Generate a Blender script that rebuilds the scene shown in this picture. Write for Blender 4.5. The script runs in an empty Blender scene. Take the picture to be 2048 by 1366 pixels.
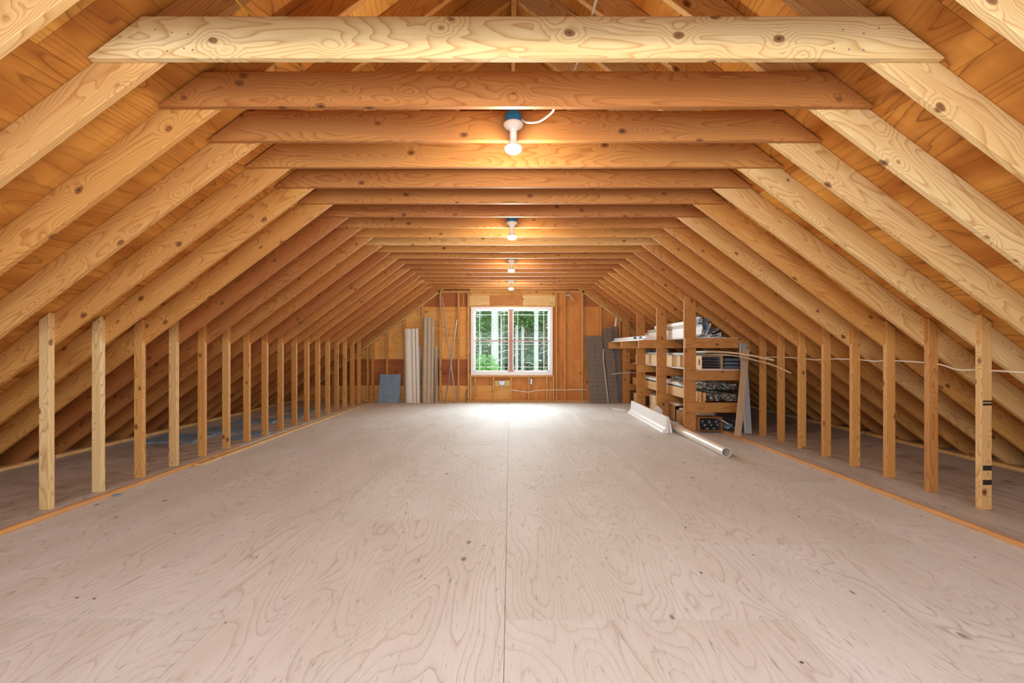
import bpy, bmesh, math, random
from mathutils import Vector, Matrix
rnd = random.Random(7)
S = bpy.context.scene
COL = S.collection
PI = math.pi

# ---------------------------------------------------------------- camera, world, lights
CAMZ, F = 1.143, 934.0
cam = bpy.data.cameras.new('camera'); co = bpy.data.objects.new('camera', cam); COL.objects.link(co)
co.location = (0, 0, CAMZ); co.rotation_euler = (PI/2, 0, 0)
cam.sensor_width = 36; cam.lens = 36*F/2048
cam.shift_x = 4/2048; cam.shift_y = 17/2048
cam.clip_start = .05; cam.clip_end = 200
S.camera = co
S.view_settings.view_transform = 'Standard'; S.view_settings.look = 'None'
S.view_settings.gamma = 1; S.view_settings.use_curve_mapping = False
S.cycles.adaptive_threshold = .02
S.view_settings.exposure = -0.28

w = bpy.data.worlds.new('overcast_sky'); S.world = w; w.use_nodes = True
wn = w.node_tree; wn.nodes.clear()
bg = wn.nodes.new('ShaderNodeBackground'); wo = wn.nodes.new('ShaderNodeOutputWorld')
bg.inputs[0].default_value = (.90, .96, 1, 1); bg.inputs[1].default_value = 1.9
wn.links.new(bg.outputs[0], wo.inputs[0])

def area(name, loc, rot, sx, sy, power, color):
    l = bpy.data.lights.new(name, 'AREA'); l.shape = 'RECTANGLE'; l.size = sx; l.size_y = sy
    l.energy = power; l.color = color
    o = bpy.data.objects.new(name, l); o.location = loc; o.rotation_euler = rot; COL.objects.link(o); return o
XC = .0275
# daylight through the far window, and added daylight through an unseen window behind the camera
area('daylight_far_window', (.03, 10.62, 1.42), (-PI/2, 0, 0), 1.7, 1.4, 290, (.80, .89, 1))
area('daylight_added_behind', (.03, -1.86, 1.25), (PI/2, 0, 0), 4.0, 1.55, 270, (.77, .885, 1))
BULB_W = 40
BULB_C = (1, .88, .70)

# ---------------------------------------------------------------- node helpers
class NT:
    def __init__(s, name):
        s.m = bpy.data.materials.new(name); s.m.use_nodes = True
        s.t = s.m.node_tree; s.t.nodes.clear()
    def n(s, typ, **kw):
        nd = s.t.nodes.new(typ)
        for k, v in kw.items():
            if k.startswith('i_'):
                key = k[2:]; key = int(key) if key.isdigit() else key.replace('_', ' ')
                s.set(nd, key, v)
            else: setattr(nd, k, v)
        return nd
    def set(s, nd, key, v):
        if hasattr(v, 'default_value') or isinstance(v, bpy.types.NodeSocket): s.t.links.new(v, nd.inputs[key])
        else: nd.inputs[key].default_value = v
    def math(s, op, a, b=0.0, c=None, clamp=False):
        nd = s.t.nodes.new('ShaderNodeMath'); nd.operation = op; nd.use_clamp = clamp
        s.set(nd, 0, a); s.set(nd, 1, b)
        if c is not None: s.set(nd, 2, c)
        return nd.outputs[0]
    def vmath(s, op, a, b=(0, 0, 0)):
        nd = s.t.nodes.new('ShaderNodeVectorMath'); nd.operation = op
        s.set(nd, 0, a)
        if op == 'SCALE': s.set(nd, 3, b)
        else: s.set(nd, 1, b)
        return nd.outputs[0]
    def noise(s, vec, scale=1.0, detail=2.0, rough=.5, dist=0.0):
        nd = s.n('ShaderNodeTexNoise'); s.set(nd, 'Vector', vec)
        nd.inputs['Scale'].default_value = scale; nd.inputs['Detail'].default_value = detail
        nd.inputs['Roughness'].default_value = rough; nd.inputs['Distortion'].default_value = dist
        return nd.outputs[0]
    def mix(s, fac, a, b, blend='MIX'):
        nd = s.t.nodes.new('ShaderNodeMix'); nd.data_type = 'RGBA'; nd.blend_type = blend; nd.clamp_factor = True
        s.set(nd, 0, fac)
        for k, v in ((6, a), (7, b)):
            if isinstance(v, tuple) and len(v) == 3: v = v + (1,)
            s.set(nd, k, v)
        return nd.outputs[2]
    def mapr(s, v, a, b, c=0.0, d=1.0, smooth=False):
        nd = s.t.nodes.new('ShaderNodeMapRange'); nd.clamp = True
        if smooth: nd.interpolation_type = 'SMOOTHSTEP'
        for i, x in enumerate((v, a, b, c, d)): s.set(nd, i, x)
        return nd.outputs[0]
    def ramp(s, v, stops):
        nd = s.t.nodes.new('ShaderNodeValToRGB'); e = nd.color_ramp.elements
        while len(e) < len(stops): e.new(.5)
        for i, (p, c) in enumerate(stops):
            e[i].position = p; e[i].color = (c, c, c, 1) if not isinstance(c, tuple) else c + (1,)
        s.set(nd, 0, v); return nd.outputs[0]
    def out(s, color, rough=.6, spec=.4, bump=None, bstr=.3, metal=0.0, bdist=.002):
        b = s.n('ShaderNodeBsdfPrincipled'); s.set(b, 'Base Color', color if not (isinstance(color, tuple) and len(color) == 3) else color + (1,))
        s.set(b, 'Roughness', rough); s.set(b, 'Specular IOR Level', spec); s.set(b, 'Metallic', metal)
        if bump is not None:
            bm = s.n('ShaderNodeBump'); s.set(bm, 'Height', bump); bm.inputs['Strength'].default_value = bstr
            bm.inputs['Distance'].default_value = bdist
            s.t.links.new(bm.outputs[0], b.inputs['Normal'])
        o = s.n('ShaderNodeOutputMaterial'); s.t.links.new(b.outputs[0], o.inputs[0]); return s.m

def srgb(r, g, b):
    f = lambda c: (c/255/12.92) if c/255 <= .04045 else ((c/255+.055)/1.055)**2.4
    return (f(r), f(g), f(b))

def lumber(name, pale, mid, dark, ring_strength=.85):
    """sawn fir: length along local x; ring contours that bend round knots; 'tone' object property picks the tint"""
    t = NT(name)
    oi = t.n('ShaderNodeObjectInfo'); tc = t.n('ShaderNodeTexCoord')
    off = t.n('ShaderNodeCombineXYZ')
    for i, k in enumerate((91.0, 37.0, 53.0)): t.set(off, i, t.math('MULTIPLY', oi.outputs['Random'], k))
    P = t.vmath('ADD', tc.outputs['Object'], off.outputs[0])
    at = t.n('ShaderNodeAttribute', attribute_type='OBJECT', attribute_name='tone'); tone = at.outputs['Fac']
    S3 = t.vmath('MULTIPLY', P, (.75, 5.5, 5.5))
    n1 = t.noise(S3, 1, 1.5, .45)
    vo = t.n('ShaderNodeTexVoronoi', feature='F1'); t.set(vo, 'Vector', t.vmath('MULTIPLY', P, (4.3, 6.4, 6.4)))
    vo.inputs['Scale'].default_value = 1; vo.inputs['Randomness'].default_value = 1
    kd = vo.outputs['Distance']
    wob = t.math('MULTIPLY', t.math('SUBTRACT', t.noise(t.vmath('SCALE', P, 30.0), 1, 2), .5), .05)
    kd2 = t.math('ADD', kd, wob)
    bump = t.mapr(kd2, .46, .0, 0, 1, True)
    sp = t.n('ShaderNodeSeparateXYZ'); t.set(sp, 0, P)
    field = t.math('ADD', t.math('MULTIPLY', n1, 27.0), t.math('MULTIPLY', bump, 3.2))
    field = t.math('ADD', field, t.math('MULTIPLY', sp.outputs['Z'], 20.0))
    field = t.math('ADD', field, t.math('MULTIPLY', t.noise(t.vmath('MULTIPLY', P, (4, 30, 30)), 1, 2), .35))
    ring = t.ramp(t.math('FRACT', field), [(0, 0.0), (.5, .10), (.78, .5), (.9, 1.0), (.96, .5), (1, 0.0)])
    fib = t.noise(t.vmath('MULTIPLY', P, (5, 160, 160)), 1, 2, .6)
    broad = t.noise(t.vmath('MULTIPLY', P, (.9, 7, 7)), 1, 3, .55)
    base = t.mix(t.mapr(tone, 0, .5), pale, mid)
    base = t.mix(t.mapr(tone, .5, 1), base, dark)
    warm = t.mix(.75, base, t.vmath('MULTIPLY', base, (.84, .70, .50)))
    c = t.mix(t.mapr(broad, .36, .68, 0, .9), base, warm)
    rc = t.vmath('MULTIPLY', base, (.62, .42, .26))
    c = t.mix(t.math('MULTIPLY', ring, ring_strength), c, rc)
    c = t.mix(t.mapr(fib, .3, .7, 0, .22), c, t.vmath('MULTIPLY', base, (.66, .52, .40)))
    stain = t.mapr(t.noise(t.vmath('MULTIPLY', P, (1.6, 4, 5)), 1, 3, .6), .66, .82, 0, .35)
    c = t.mix(stain, c, srgb(112, 92, 70))
    knot = t.mapr(kd2, .135, .095, 0, 1)
    kr = t.ramp(t.math('FRACT', t.math('MULTIPLY', kd2, 26.0)), [(0, 0.0), (.6, 1.0), (1, 0.0)])
    kc = t.mix(t.math('MULTIPLY', kr, .5), srgb(132, 78, 38), srgb(70, 36, 16))
    c = t.mix(t.math('MULTIPLY', knot, .85), c, kc)
    c = t.mix(t.mapr(kd2, .055, .03, 0, .8), c, srgb(40, 20, 10))
    return t.out(c, .62, .35, t.math('ADD', fib, t.math('MULTIPLY', ring, -.35)), .25, bdist=.0012)

def plywood(name, c0, c1, cring, grain=0, rings=11.0, ring_strength=.5, rough=.55, spec=.4, across=2.6, along=.55, varia=.6, knots=True, dirt=0.0, kn=(.085, .05)):
    """rotary cut veneer, grain along local axis `grain`; per sheet offset read from the 'sheet' face attribute"""
    t = NT(name)
    tc = t.n('ShaderNodeTexCoord'); sp = t.n('ShaderNodeSeparateXYZ'); t.set(sp, 0, tc.outputs['Object'])
    at = t.n('ShaderNodeAttribute', attribute_type='GEOMETRY', attribute_name='sheet')
    sa = t.n('ShaderNodeSeparateXYZ'); t.set(sa, 0, at.outputs['Vector'])
    ax = ['X', 'Y', 'Z']; rest = [a for i, a in enumerate(ax) if i != grain]
    cb = t.n('ShaderNodeCombineXYZ')
    t.set(cb, 0, t.math('ADD', sp.outputs[ax[grain]], t.math('MULTIPLY', sa.outputs['X'], 47.0)))
    t.set(cb, 1, t.math('ADD', sp.outputs[rest[0]], t.math('MULTIPLY', sa.outputs['Y'], 31.0)))
    t.set(cb, 2, t.math('ADD', sp.outputs[rest[1]], t.math('MULTIPLY', sa.outputs['X'], 13.0)))
    P = cb.outputs[0]
    n1 = t.noise(t.vmath('MULTIPLY', P, (along, across, across)), 1, 1.2, .42)
    jag = t.noise(t.vmath('MULTIPLY', P, (3.5, 22, 22)), 1, 2, .6)
    vo = t.n('ShaderNodeTexVoronoi', feature='F1'); t.set(vo, 'Vector', t.vmath('MULTIPLY', P, (1.6, 3.0, 3.0)))
    vo.inputs['Scale'].default_value = 1
    kd = vo.outputs['Distance']
    n1 = t.math('ADD', t.math('MULTIPLY', n1, rings), t.math('MULTIPLY', jag, .55))
    n1 = t.math('ADD', n1, t.math('MULTIPLY', t.mapr(kd, .35, 0, 0, 1, True), 1.6))
    ring = t.ramp(t.math('FRACT', n1), [(0, 0.0), (.6, .06), (.84, .35), (.92, 1.0), (.97, .3), (1, 0.0)])
    pores = t.noise(t.vmath('MULTIPLY', P, (12, 190, 190)), 1, 2, .6)
    broad = t.noise(t.vmath('MULTIPLY', P, (.8, 2.6, 2.6)), 1, 3, .6)
    c = t.mix(t.mapr(broad, .35, .68, 0, 1), c0, c1)
    shift = t.math('ADD', 1 - varia/2, t.math('MULTIPLY', sa.outputs['Y'], varia))
    mul = t.n('ShaderNodeCombineXYZ')
    t.set(mul, 0, t.math('POWER', shift, .55)); t.set(mul, 1, shift); t.set(mul, 2, t.math('POWER', shift, 1.3))
    c = t.vmath('MULTIPLY', c, mul.outputs[0])
    fade = t.mapr(t.noise(t.vmath('MULTIPLY', P, (1.0, 3.0, 3.0)), 1, 2), .35, .62, .35, 1)
    c = t.mix(t.math('MULTIPLY', t.math('MULTIPLY', ring, fade), ring_strength), c, cring)
    c = t.mix(t.mapr(pores, .55, .8, 0, .30), c, cring)
    if knots:
        d2 = t.math('ADD', kd, t.math('MULTIPLY', t.math('SUBTRACT', jag, .5), .05))
        c = t.mix(t.mapr(d2, kn[0], kn[1], 0, .75), c, t.vmath('MULTIPLY', cring + (1,) if False else cring, (.55, .5, .5)))
    if dirt:
        v2 = t.n('ShaderNodeTexVoronoi', feature='F1'); t.set(v2, 'Vector', t.vmath('SCALE', P, 5.5)); v2.inputs['Scale'].default_value = 1
        c = t.mix(t.mapr(v2.outputs['Distance'], .05, .036, 0, .9), c, srgb(58, 50, 48))
        sc = t.noise(t.vmath('MULTIPLY', P, (9, 60, 60)), 1, 3, .65)
        c = t.mix(t.mapr(sc, .60, .74, 0, dirt), c, srgb(120, 108, 104))
        pl = t.noise(t.vmath('MULTIPLY', P, (1.2, 4, 4)), 1, 2)
        c = t.mix(t.mapr(pl, .58, .75, 0, .35), c, srgb(206, 200, 204))
    return t.out(c, rough, spec, t.math('ADD', t.math('MULTIPLY', ring, -.5), pores), .15, bdist=.001)

def plain(name, col, rough=.5, spec=.4, metal=0.0, vary=.12, scale=9.0, stretch=(1, 1, 1)):
    t = NT(name); tc = t.n('ShaderNodeTexCoord')
    n = t.noise(t.vmath('MULTIPLY', tc.outputs['Object'], stretch), scale, 3, .6)
    c = t.mix(t.mapr(n, .3, .7, 0, 1), tuple(min(1, x*(1+vary)) for x in col), tuple(x*(1-vary) for x in col))
    return t.out(c, rough, spec, n, .05, metal)

M = {}
M['fir'] = lumber('sawn_fir', srgb(236, 212, 160), srgb(212, 158, 88), srgb(164, 98, 52))
M['floor'] = plywood('floor_plywood', srgb(222, 221, 220), srgb(210, 207, 202), srgb(158, 138, 122), grain=1, rings=26, ring_strength=.5, kn=(.05, .03),
                     rough=.72, spec=.3, varia=.10, along=.8, across=3.4, dirt=.55)
M['side_floor'] = plywood('side_floor_plywood', srgb(206, 200, 194), srgb(176, 166, 156), srgb(112, 98, 88), grain=1, rings=15, rough=.55, varia=.2, dirt=.5)
M['roof'] = plywood('roof_plywood', srgb(238, 176, 88), srgb(178, 104, 34), srgb(112, 56, 18), grain=1, rings=17, ring_strength=.75, varia=.45, rough=.6, spec=.3, across=3.4)
M['wall_light'] = plywood('wall_plywood_light', srgb(232, 178, 100), srgb(218, 152, 74), srgb(150, 90, 42), grain=0, rings=8, varia=.25, rough=.65)
M['wall_dark'] = plywood('wall_plywood_dark', srgb(180, 108, 54), srgb(156, 88, 42), srgb(98, 50, 24), grain=0, rings=8, varia=.25, rough=.65)
M['wall_mid'] = plywood('wall_plywood_orange', srgb(214, 146, 74), srgb(196, 122, 56), srgb(130, 70, 34), grain=2, rings=7, varia=.2, rough=.65)
M['gap'] = plain('dark_seam', srgb(70, 45, 30), .9, .1)  # dark base colour showing between the sheets
M['lip'] = plain('edge_strip_wood', srgb(206, 150, 92), .6, .3, 0, .15, 14, (1, .2, 4))
M['vinyl_white'] = plain('white_vinyl', srgb(238, 238, 242), .35, .5, 0, .02)
M['trim_white'] = plain('white_primed_trim', srgb(232, 226, 224), .45, .4, 0, .03)
M['pvc'] = plain('white_pvc_pipe', srgb(232, 222, 208), .3, .5, 0, .04)
M['siding_pale'] = plain('pale_vinyl_siding', srgb(226, 222, 214), .45, .4, 0, .04)
M['siding_tan'] = plain('taupe_vinyl_siding', srgb(186, 172, 152), .5, .35, 0, .05)
M['siding_dark'] = plain('dark_taupe_siding', srgb(118, 106, 98), .6, .3, 0, .10, 30, (1, 1, .2))
M['grey_vinyl'] = plain('grey_vinyl', srgb(166, 164, 166), .45, .4, 0, .05)
M['dark_grey'] = plain('dark_grey_plastic', srgb(62, 66, 72), .4, .5, 0, .2)
M['blue_foam'] = plain('blue_foam_board', srgb(128, 152, 174), .7, .25, 0, .14, 14)
M['blue_box'] = plain('blue_plastic_box', srgb(30, 132, 196), .35, .5, 0, .08)
M['porcelain'] = plain('white_porcelain', srgb(240, 232, 218), .25, .6, 0, .01)
M['steel'] = plain('galvanized_steel', srgb(160, 162, 166), .35, .5, .9, .1)
M['cable'] = plain('white_cable_jacket', srgb(226, 216, 200), .45, .4, 0, .04)
M['cable_y'] = plain('yellow_cable_jacket', srgb(222, 180, 84), .45, .4, 0, .04)
M['card'] = plain('brown_cardboard', srgb(226, 196, 154), .8, .2, 0, .10, 5)
M['card_dark'] = plain('dark_brown_cardboard', srgb(160, 112, 66), .8, .2, 0, .12, 5)  # darker brown board, for patches and some cartons
M['tan_strip'] = plain('tan_vinyl_strip', srgb(196, 166, 132), .5, .35, 0, .06)
M['paper'] = plain('crinkled_paper', srgb(196, 172, 146), .7, .2, 0, .25, 30)
M['ink'] = plain('black_print', srgb(48, 40, 36), .7, .2, 0, .1)
M['mullion'] = plain('pinkish_mullion', srgb(186, 140, 128), .5, .4, 0, .05)
M['bark'] = plain('pale_bark', srgb(240, 242, 238), .8, .2, 0, .22, 7, (1, 1, 3))
M['bark_dark'] = plain('brown_bark', srgb(120, 104, 84), .8, .2, 0, .3, 9, (1, 1, .3))
M['leaf'] = plain('mid_green_leaves', srgb(150, 186, 122), .6, .3, 0, .3, 1.5)
M['leaf_l'] = plain('bright_green_leaves', srgb(150, 206, 116), .6, .3, 0, .25, 1.5)
M['leaf_d'] = plain('dark_green_leaves', srgb(138, 164, 118), .6, .3, 0, .3, 1.5)
M['soil'] = plain('forest_floor', srgb(96, 110, 66), .9, .1, 0, .4, 1.2)
M['nail'] = plain('bright_nail', srgb(200, 200, 200), .35, .5, .8, .05)
def wrap():
    t = NT('crinkled_plastic_wrap'); tc = t.n('ShaderNodeTexCoord')
    n = t.noise(t.vmath('MULTIPLY', tc.outputs['Object'], (1, .5, 2.2)), 26, 4, .65, .6)
    c = t.ramp(n, [(.36, srgb(34, 34, 36)), (.47, srgb(84, 82, 78)), (.56, srgb(164, 158, 148)), (.66, srgb(232, 228, 220))])
    return t.out(c, .25, .7, n, .8, bdist=.01)
M['wrap'] = wrap()
def glass():
    t = NT('window_glass'); a = t.n('ShaderNodeBsdfTransparent'); g = t.n('ShaderNodeBsdfGlossy'); g.inputs['Roughness'].default_value = .02
    a.inputs[0].default_value = (.93, .98, .95, 1)
    f = t.n('ShaderNodeFresnel'); f.inputs[0].default_value = 1.3
    m = t.n('ShaderNodeMixShader'); t.t.links.new(t.math('MULTIPLY', f.outputs[0], .3), m.inputs[0]); t.t.links.new(a.outputs[0], m.inputs[1]); t.t.links.new(g.outputs[0], m.inputs[2])
    o = t.n('ShaderNodeOutputMaterial'); t.t.links.new(m.outputs[0], o.inputs[0]); return t.m
M['glass'] = glass()
def lit():
    t = NT('lit_bulb_glass'); e = t.n('ShaderNodeEmission'); e.inputs[0].default_value = (1, .88, .70, 1); e.inputs[1].default_value = 9
    o = t.n('ShaderNodeOutputMaterial'); t.t.links.new(e.outputs[0], o.inputs[0]); return t.m
M['lit'] = lit()

# ---------------------------------------------------------------- mesh helpers
class MB:
    def __init__(s): s.bm = bmesh.new(); s.mi = 0; s.sheet = s.bm.faces.layers.float_vector.new('sheet')
    def face(s, vs, sh=None):
        try: f = s.bm.faces.new(vs)
        except ValueError: return None
        f.material_index = s.mi
        if sh: f[s.sheet] = sh
        return f
    def box(s, x0, x1, y0, y1, z0, z1, sh=None, mat=None):
        v = [Vector(p) for p in ((x0, y0, z0), (x1, y0, z0), (x1, y1, z0), (x0, y1, z0), (x0, y0, z1), (x1, y0, z1), (x1, y1, z1), (x0, y1, z1))]
        if mat is not None: v = [mat @ p for p in v]
        v = [s.bm.verts.new(p) for p in v]
        for f in ((3, 2, 1, 0), (4, 5, 6, 7), (0, 1, 5, 4), (1, 2, 6, 5), (2, 3, 7, 6), (3, 0, 4, 7)): s.face([v[i] for i in f], sh)
        return s
    def prism(s, poly, fn, a, b, sh=None):
        """poly: 2d points; fn(u, v, t) -> 3d"""
        A = [s.bm.verts.new(fn(u, v, a)) for u, v in poly]; B = [s.bm.verts.new(fn(u, v, b)) for u, v in poly]
        n = len(poly); s.face(A, sh); s.face(B[::-1], sh)
        for i in range(n): s.face([A[i], B[i], B[(i+1) % n], A[(i+1) % n]], sh)
        return s
    def tube(s, pts, r, n=10, caps=True, r2=None):
        pts = [Vector(p) for p in pts]; rings = []
        up = None
        for i, p in enumerate(pts):
            d = (pts[min(i+1, len(pts)-1)] - pts[max(i-1, 0)]).normalized()
            if up is None: up = Vector((0, 0, 1)) if abs(d.z) < .9 else Vector((1, 0, 0))
            a = d.cross(up).normalized(); b = a.cross(d).normalized(); up = b
            rr = r if not callable(r) else r(i/(len(pts)-1))
            rings.append([s.bm.verts.new(p + (a*math.cos(2*PI*k/n) + b*math.sin(2*PI*k/n)*(r2 or 1))*rr) for k in range(n)])
        for i in range(len(rings)-1):
            for k in range(n): s.face([rings[i][k], rings[i][(k+1) % n], rings[i+1][(k+1) % n], rings[i+1][k]])
        if caps: s.face(rings[0][::-1]); s.face(rings[-1])
        return s
    def lathe(s, prof, c, n=32):
        rings = [[s.bm.verts.new((c[0]+r*math.cos(2*PI*k/n), c[1]+r*math.sin(2*PI*k/n), c[2]+z)) for k in range(n)] if r > 1e-5 else [s.bm.verts.new((c[0], c[1], c[2]+z))] for r, z in prof]
        for a, b in zip(rings, rings[1:]):
            for k in range(n):
                q = []
                for v in (a[k % len(a)], a[(k+1) % len(a)], b[(k+1) % len(b)], b[k % len(b)]):
                    if v not in q: q.append(v)
                if len(q) > 2: s.face(q)
        return s
    def ribbon(s, pts, wvec, th):
        """strip following pts, width vector wvec, thickness th (vertical)"""
        wv = Vector(wvec); T = Vector((0, 0, th)); rows = []
        for p in pts:
            p = Vector(p); rows.append([s.bm.verts.new(q) for q in (p-wv/2, p+wv/2, p+wv/2+T, p-wv/2+T)])
        for a, b in zip(rows, rows[1:]):
            for k in range(4): s.face([a[k], a[(k+1) % 4], b[(k+1) % 4], b[k]])
        s.face(rows[0]); s.face(rows[-1][::-1]); return s
    def build(s, name, mats, parent=None, bevel=0, smooth=False, mw=None, origin=None, tone=None):
        if bevel: bmesh.ops.bevel(s.bm, geom=s.bm.edges[:], offset=bevel, segments=1, affect='EDGES', clamp_overlap=True)
        bmesh.ops.recalc_face_normals(s.bm, faces=s.bm.faces[:])
        if origin is not None:
            for v in s.bm.verts: v.co -= Vector(origin)
        me = bpy.data.meshes.new(name); s.bm.to_mesh(me); s.bm.free()
        for m in (mats if isinstance(mats, (list, tuple)) else [mats]): me.materials.append(m)
        if smooth:
            for p in me.polygons: p.use_smooth = True
            if hasattr(me, 'set_sharp_from_angle'): me.set_sharp_from_angle(angle=.7)
        o = bpy.data.objects.new(name, me); COL.objects.link(o)
        if mw is not None: o.matrix_world = mw
        if origin is not None: o.location = origin
        if parent:
            o.parent = parent
            if origin is not None: o.location = Vector(origin) - parent.location
            elif mw is None: o.location = -parent.location
            else: o.matrix_basis = Matrix.Translation(-parent.location) @ mw
        if tone is not None: o['tone'] = tone
        return o

def tag(o, label, cat, group=None, kind=None):
    o['label'] = label; o['category'] = cat
    if group: o['group'] = group
    if kind: o['kind'] = kind
    return o
def struct(o, label=None):
    o['kind'] = 'structure'
    if label: o['label'] = label
    return o
def empty(name, loc):
    o = bpy.data.objects.new(name, None); o.location = loc; o.empty_display_size = .1; COL.objects.link(o); return o

def board(name, origin, xdir, zdir, poly, t, tone, parent=None, mat='fir', bevel=.003):
    """board with length along local x, width along local z, thickness t centred on local y"""
    X = Vector(xdir).normalized(); Z = Vector(zdir).normalized(); Y = Z.cross(X)
    m = Matrix((X, Y, Z)).transposed().to_4x4(); m.translation = Vector(origin)
    b = MB(); b.prism(poly, lambda u, v, s_: (u, s_, v), -t/2, t/2)
    return b.build(name, M[mat], parent, bevel=bevel, mw=m, tone=tone)
def rect(l, w0, w1): return [(0, w0), (l, w0), (l, w1), (0, w1)]
ORD = ['first', 'second', 'third', 'fourth', 'fifth', 'sixth', 'seventh', 'eighth', 'ninth', 'tenth', 'eleventh', 'twelfth', 'thirteenth',
       'fourteenth', 'fifteenth', 'sixteenth', 'seventeenth', 'eighteenth', 'nineteenth', 'twentieth', 'twenty-first', 'twenty-second', 'twenty-third']
def catmull(p, n=8):
    p = [Vector(q) for q in p]; p = [2*p[0]-p[1]] + p + [2*p[-1]-p[-2]]; out = []
    for i in range(1, len(p)-2):
        for k in range(n):
            t = k/n; a, b, c, d = p[i-1:i+3]
            out.append(.5*((2*b)+(c-a)*t+(2*a-5*b+4*c-d)*t*t+(3*b-a-3*c+d)*t**3))
    out.append(p[-2]); return out

# ---------------------------------------------------------------- dimensions
SP = .406
def YK(k): return (5.04+k)*SP          # front face of collar tie k
HALF, TIEZ, SL = 1.90, 2.424, .75
RIDGE = TIEZ + SL*HALF                 # underside of sheathing at the ridge
def roofz(x): return RIDGE - SL*abs(x-XC)
RV = .215                              # rafter depth measured vertically
YB, YF = -1.72, 10.25                  # back gable inner face, far gable stud faces
SIDEZ = .024

# ---------------------------------------------------------------- floor
b = MB(); b.mi = 1; b.box(-5.2, 5.2, YB-.2, YF+.2, -.06, -.016); b.mi = 0
offs = {0: 1.98, -1: .70, 1: .30, -2: 1.99, 2: 1.6, -3: .6, 3: .9, -4: 1.4, 4: 2.0}
W_, L_ = 1.2, 2.44
for c in range(-5, 5):
    x0, x1 = -.022+c*W_, -.022+(c+1)*W_
    y = offs.get(c, .5) - 2*L_
    while y < YF+.1:
        a0, a1 = max(x0+.001, -5.2), min(x1-.001, 5.2)
        y0, y1 = max(y+.0012, YB-.1), min(y+L_-.0012, YF+.1)
        if y1 > y0 and a1 > a0: b.box(a0, a1, y0, y1, -.018, 0, sh=(rnd.random(), rnd.random(), 0))
        y += L_
o = b.build('floor', [M['floor'], M['gap']]); struct(o, 'pale worn plywood floor sheets with visible seams')
# raised plywood behind the knee walls
for sx, name, xi, xo in ((-1, 'trim_1', 3.19, 4.72), (1, 'trim_2', 2.99, 4.70)):
    b = MB(); y = -1.6 if sx < 0 else -.9
    b.prism([(sx*xi, YB), (sx*xo, YB), (sx*xo, YF), (sx*(xi-.10 if sx < 0 else xi-.06), YF)], lambda u, v, t: (u, v, t), .001, SIDEZ, sh=(.3, .4, 0))
    o = b.build(name, M['side_floor'], bevel=.001); struct(o, 'raised grey brown plywood floor behind the ' + ('left' if sx < 0 else 'right') + ' knee wall')
    b = MB(); ye, dx_ = (5.4, .055) if sx < 0 else (YF-.02, .06); b.prism([(sx*(xi-.022), YB), (sx*xi, YB), (sx*(xi-dx_), ye), (sx*(xi-dx_-.022), ye)], lambda u, v, t: (u, v, t), .001, SIDEZ+.008)
    o = b.build('trim_3' if sx < 0 else 'trim_4', M['lip'], bevel=.002); struct(o, 'orange edge strip along the ' + ('left' if sx < 0 else 'right') + ' side of the floor')
b = MB(); b.prism([(-3.112, 4.6), (-3.04, 4.6), (-2.995, YF-.02), (-3.066, YF-.02)], lambda u, v, t: (u, v, t), .001, .022)
struct(b.build('trim_5', M['fir'], bevel=.002, tone=.15), 'pale flat strip in front of the far left knee wall studs')
for sx, nm in ((-1, 'trim_6'), (1, 'trim_7')):
    x = sx*4.73
    o = board(nm, (x, YB, .04), (0, 1, 0), (1, 0, 0), rect(YF-YB, -.04, .05), .035, .3)
    struct(o, 'flat strip along the ' + ('left' if sx < 0 else 'right') + ' eave')

# ---------------------------------------------------------------- roof sheathing (panels laid along the roof, seams across)
for sx, name in ((-1, 'ceiling_left'), (1, 'ceiling_right')):
    b = MB(); b.mi = 1; b.box(-.0, 6.6, YB-.2, YF+.2, .016, .05); b.mi = 0
    for r in range(6):
        u0, u1 = r*1.22, min((r+1)*1.22, 6.6)
        y = -4.2 + (r % 2)*1.22
        while y < YF+.2:
            y0, y1 = max(y+.001, YB-.2), min(y+2.439, YF+.2)
            if y1 > y0: b.box(u0+.001, u1-.001, y0, y1, 0, .018, sh=(rnd.random(), rnd.random(), 0))
            y += 2.44
    X = Vector((sx*.8, 0, -.6)); Z = Vector((sx*.6, 0, .8))
    o = b.build(name, [M['roof'], M['gap']])
    Y = Vector((0, 1, 0))
    m = Matrix((X, Y, Z)).transposed().to_4x4(); m.translation = (XC, 0, RIDGE); o.matrix_world = m
    if sx < 0: o.scale = o.scale
    struct(o, 'orange plywood roof deck, ' + ('left' if sx < 0 else 'right') + ' slope')
# ridge board
o = board('ridge_board', (XC, YB, RIDGE-.03), (0, 1, 0), (0, 0, 1), rect(YF-YB, -.235, 0), .038, .45)
tag(o, 'long ridge board running along the peak of the roof', 'ridge beam')

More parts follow.
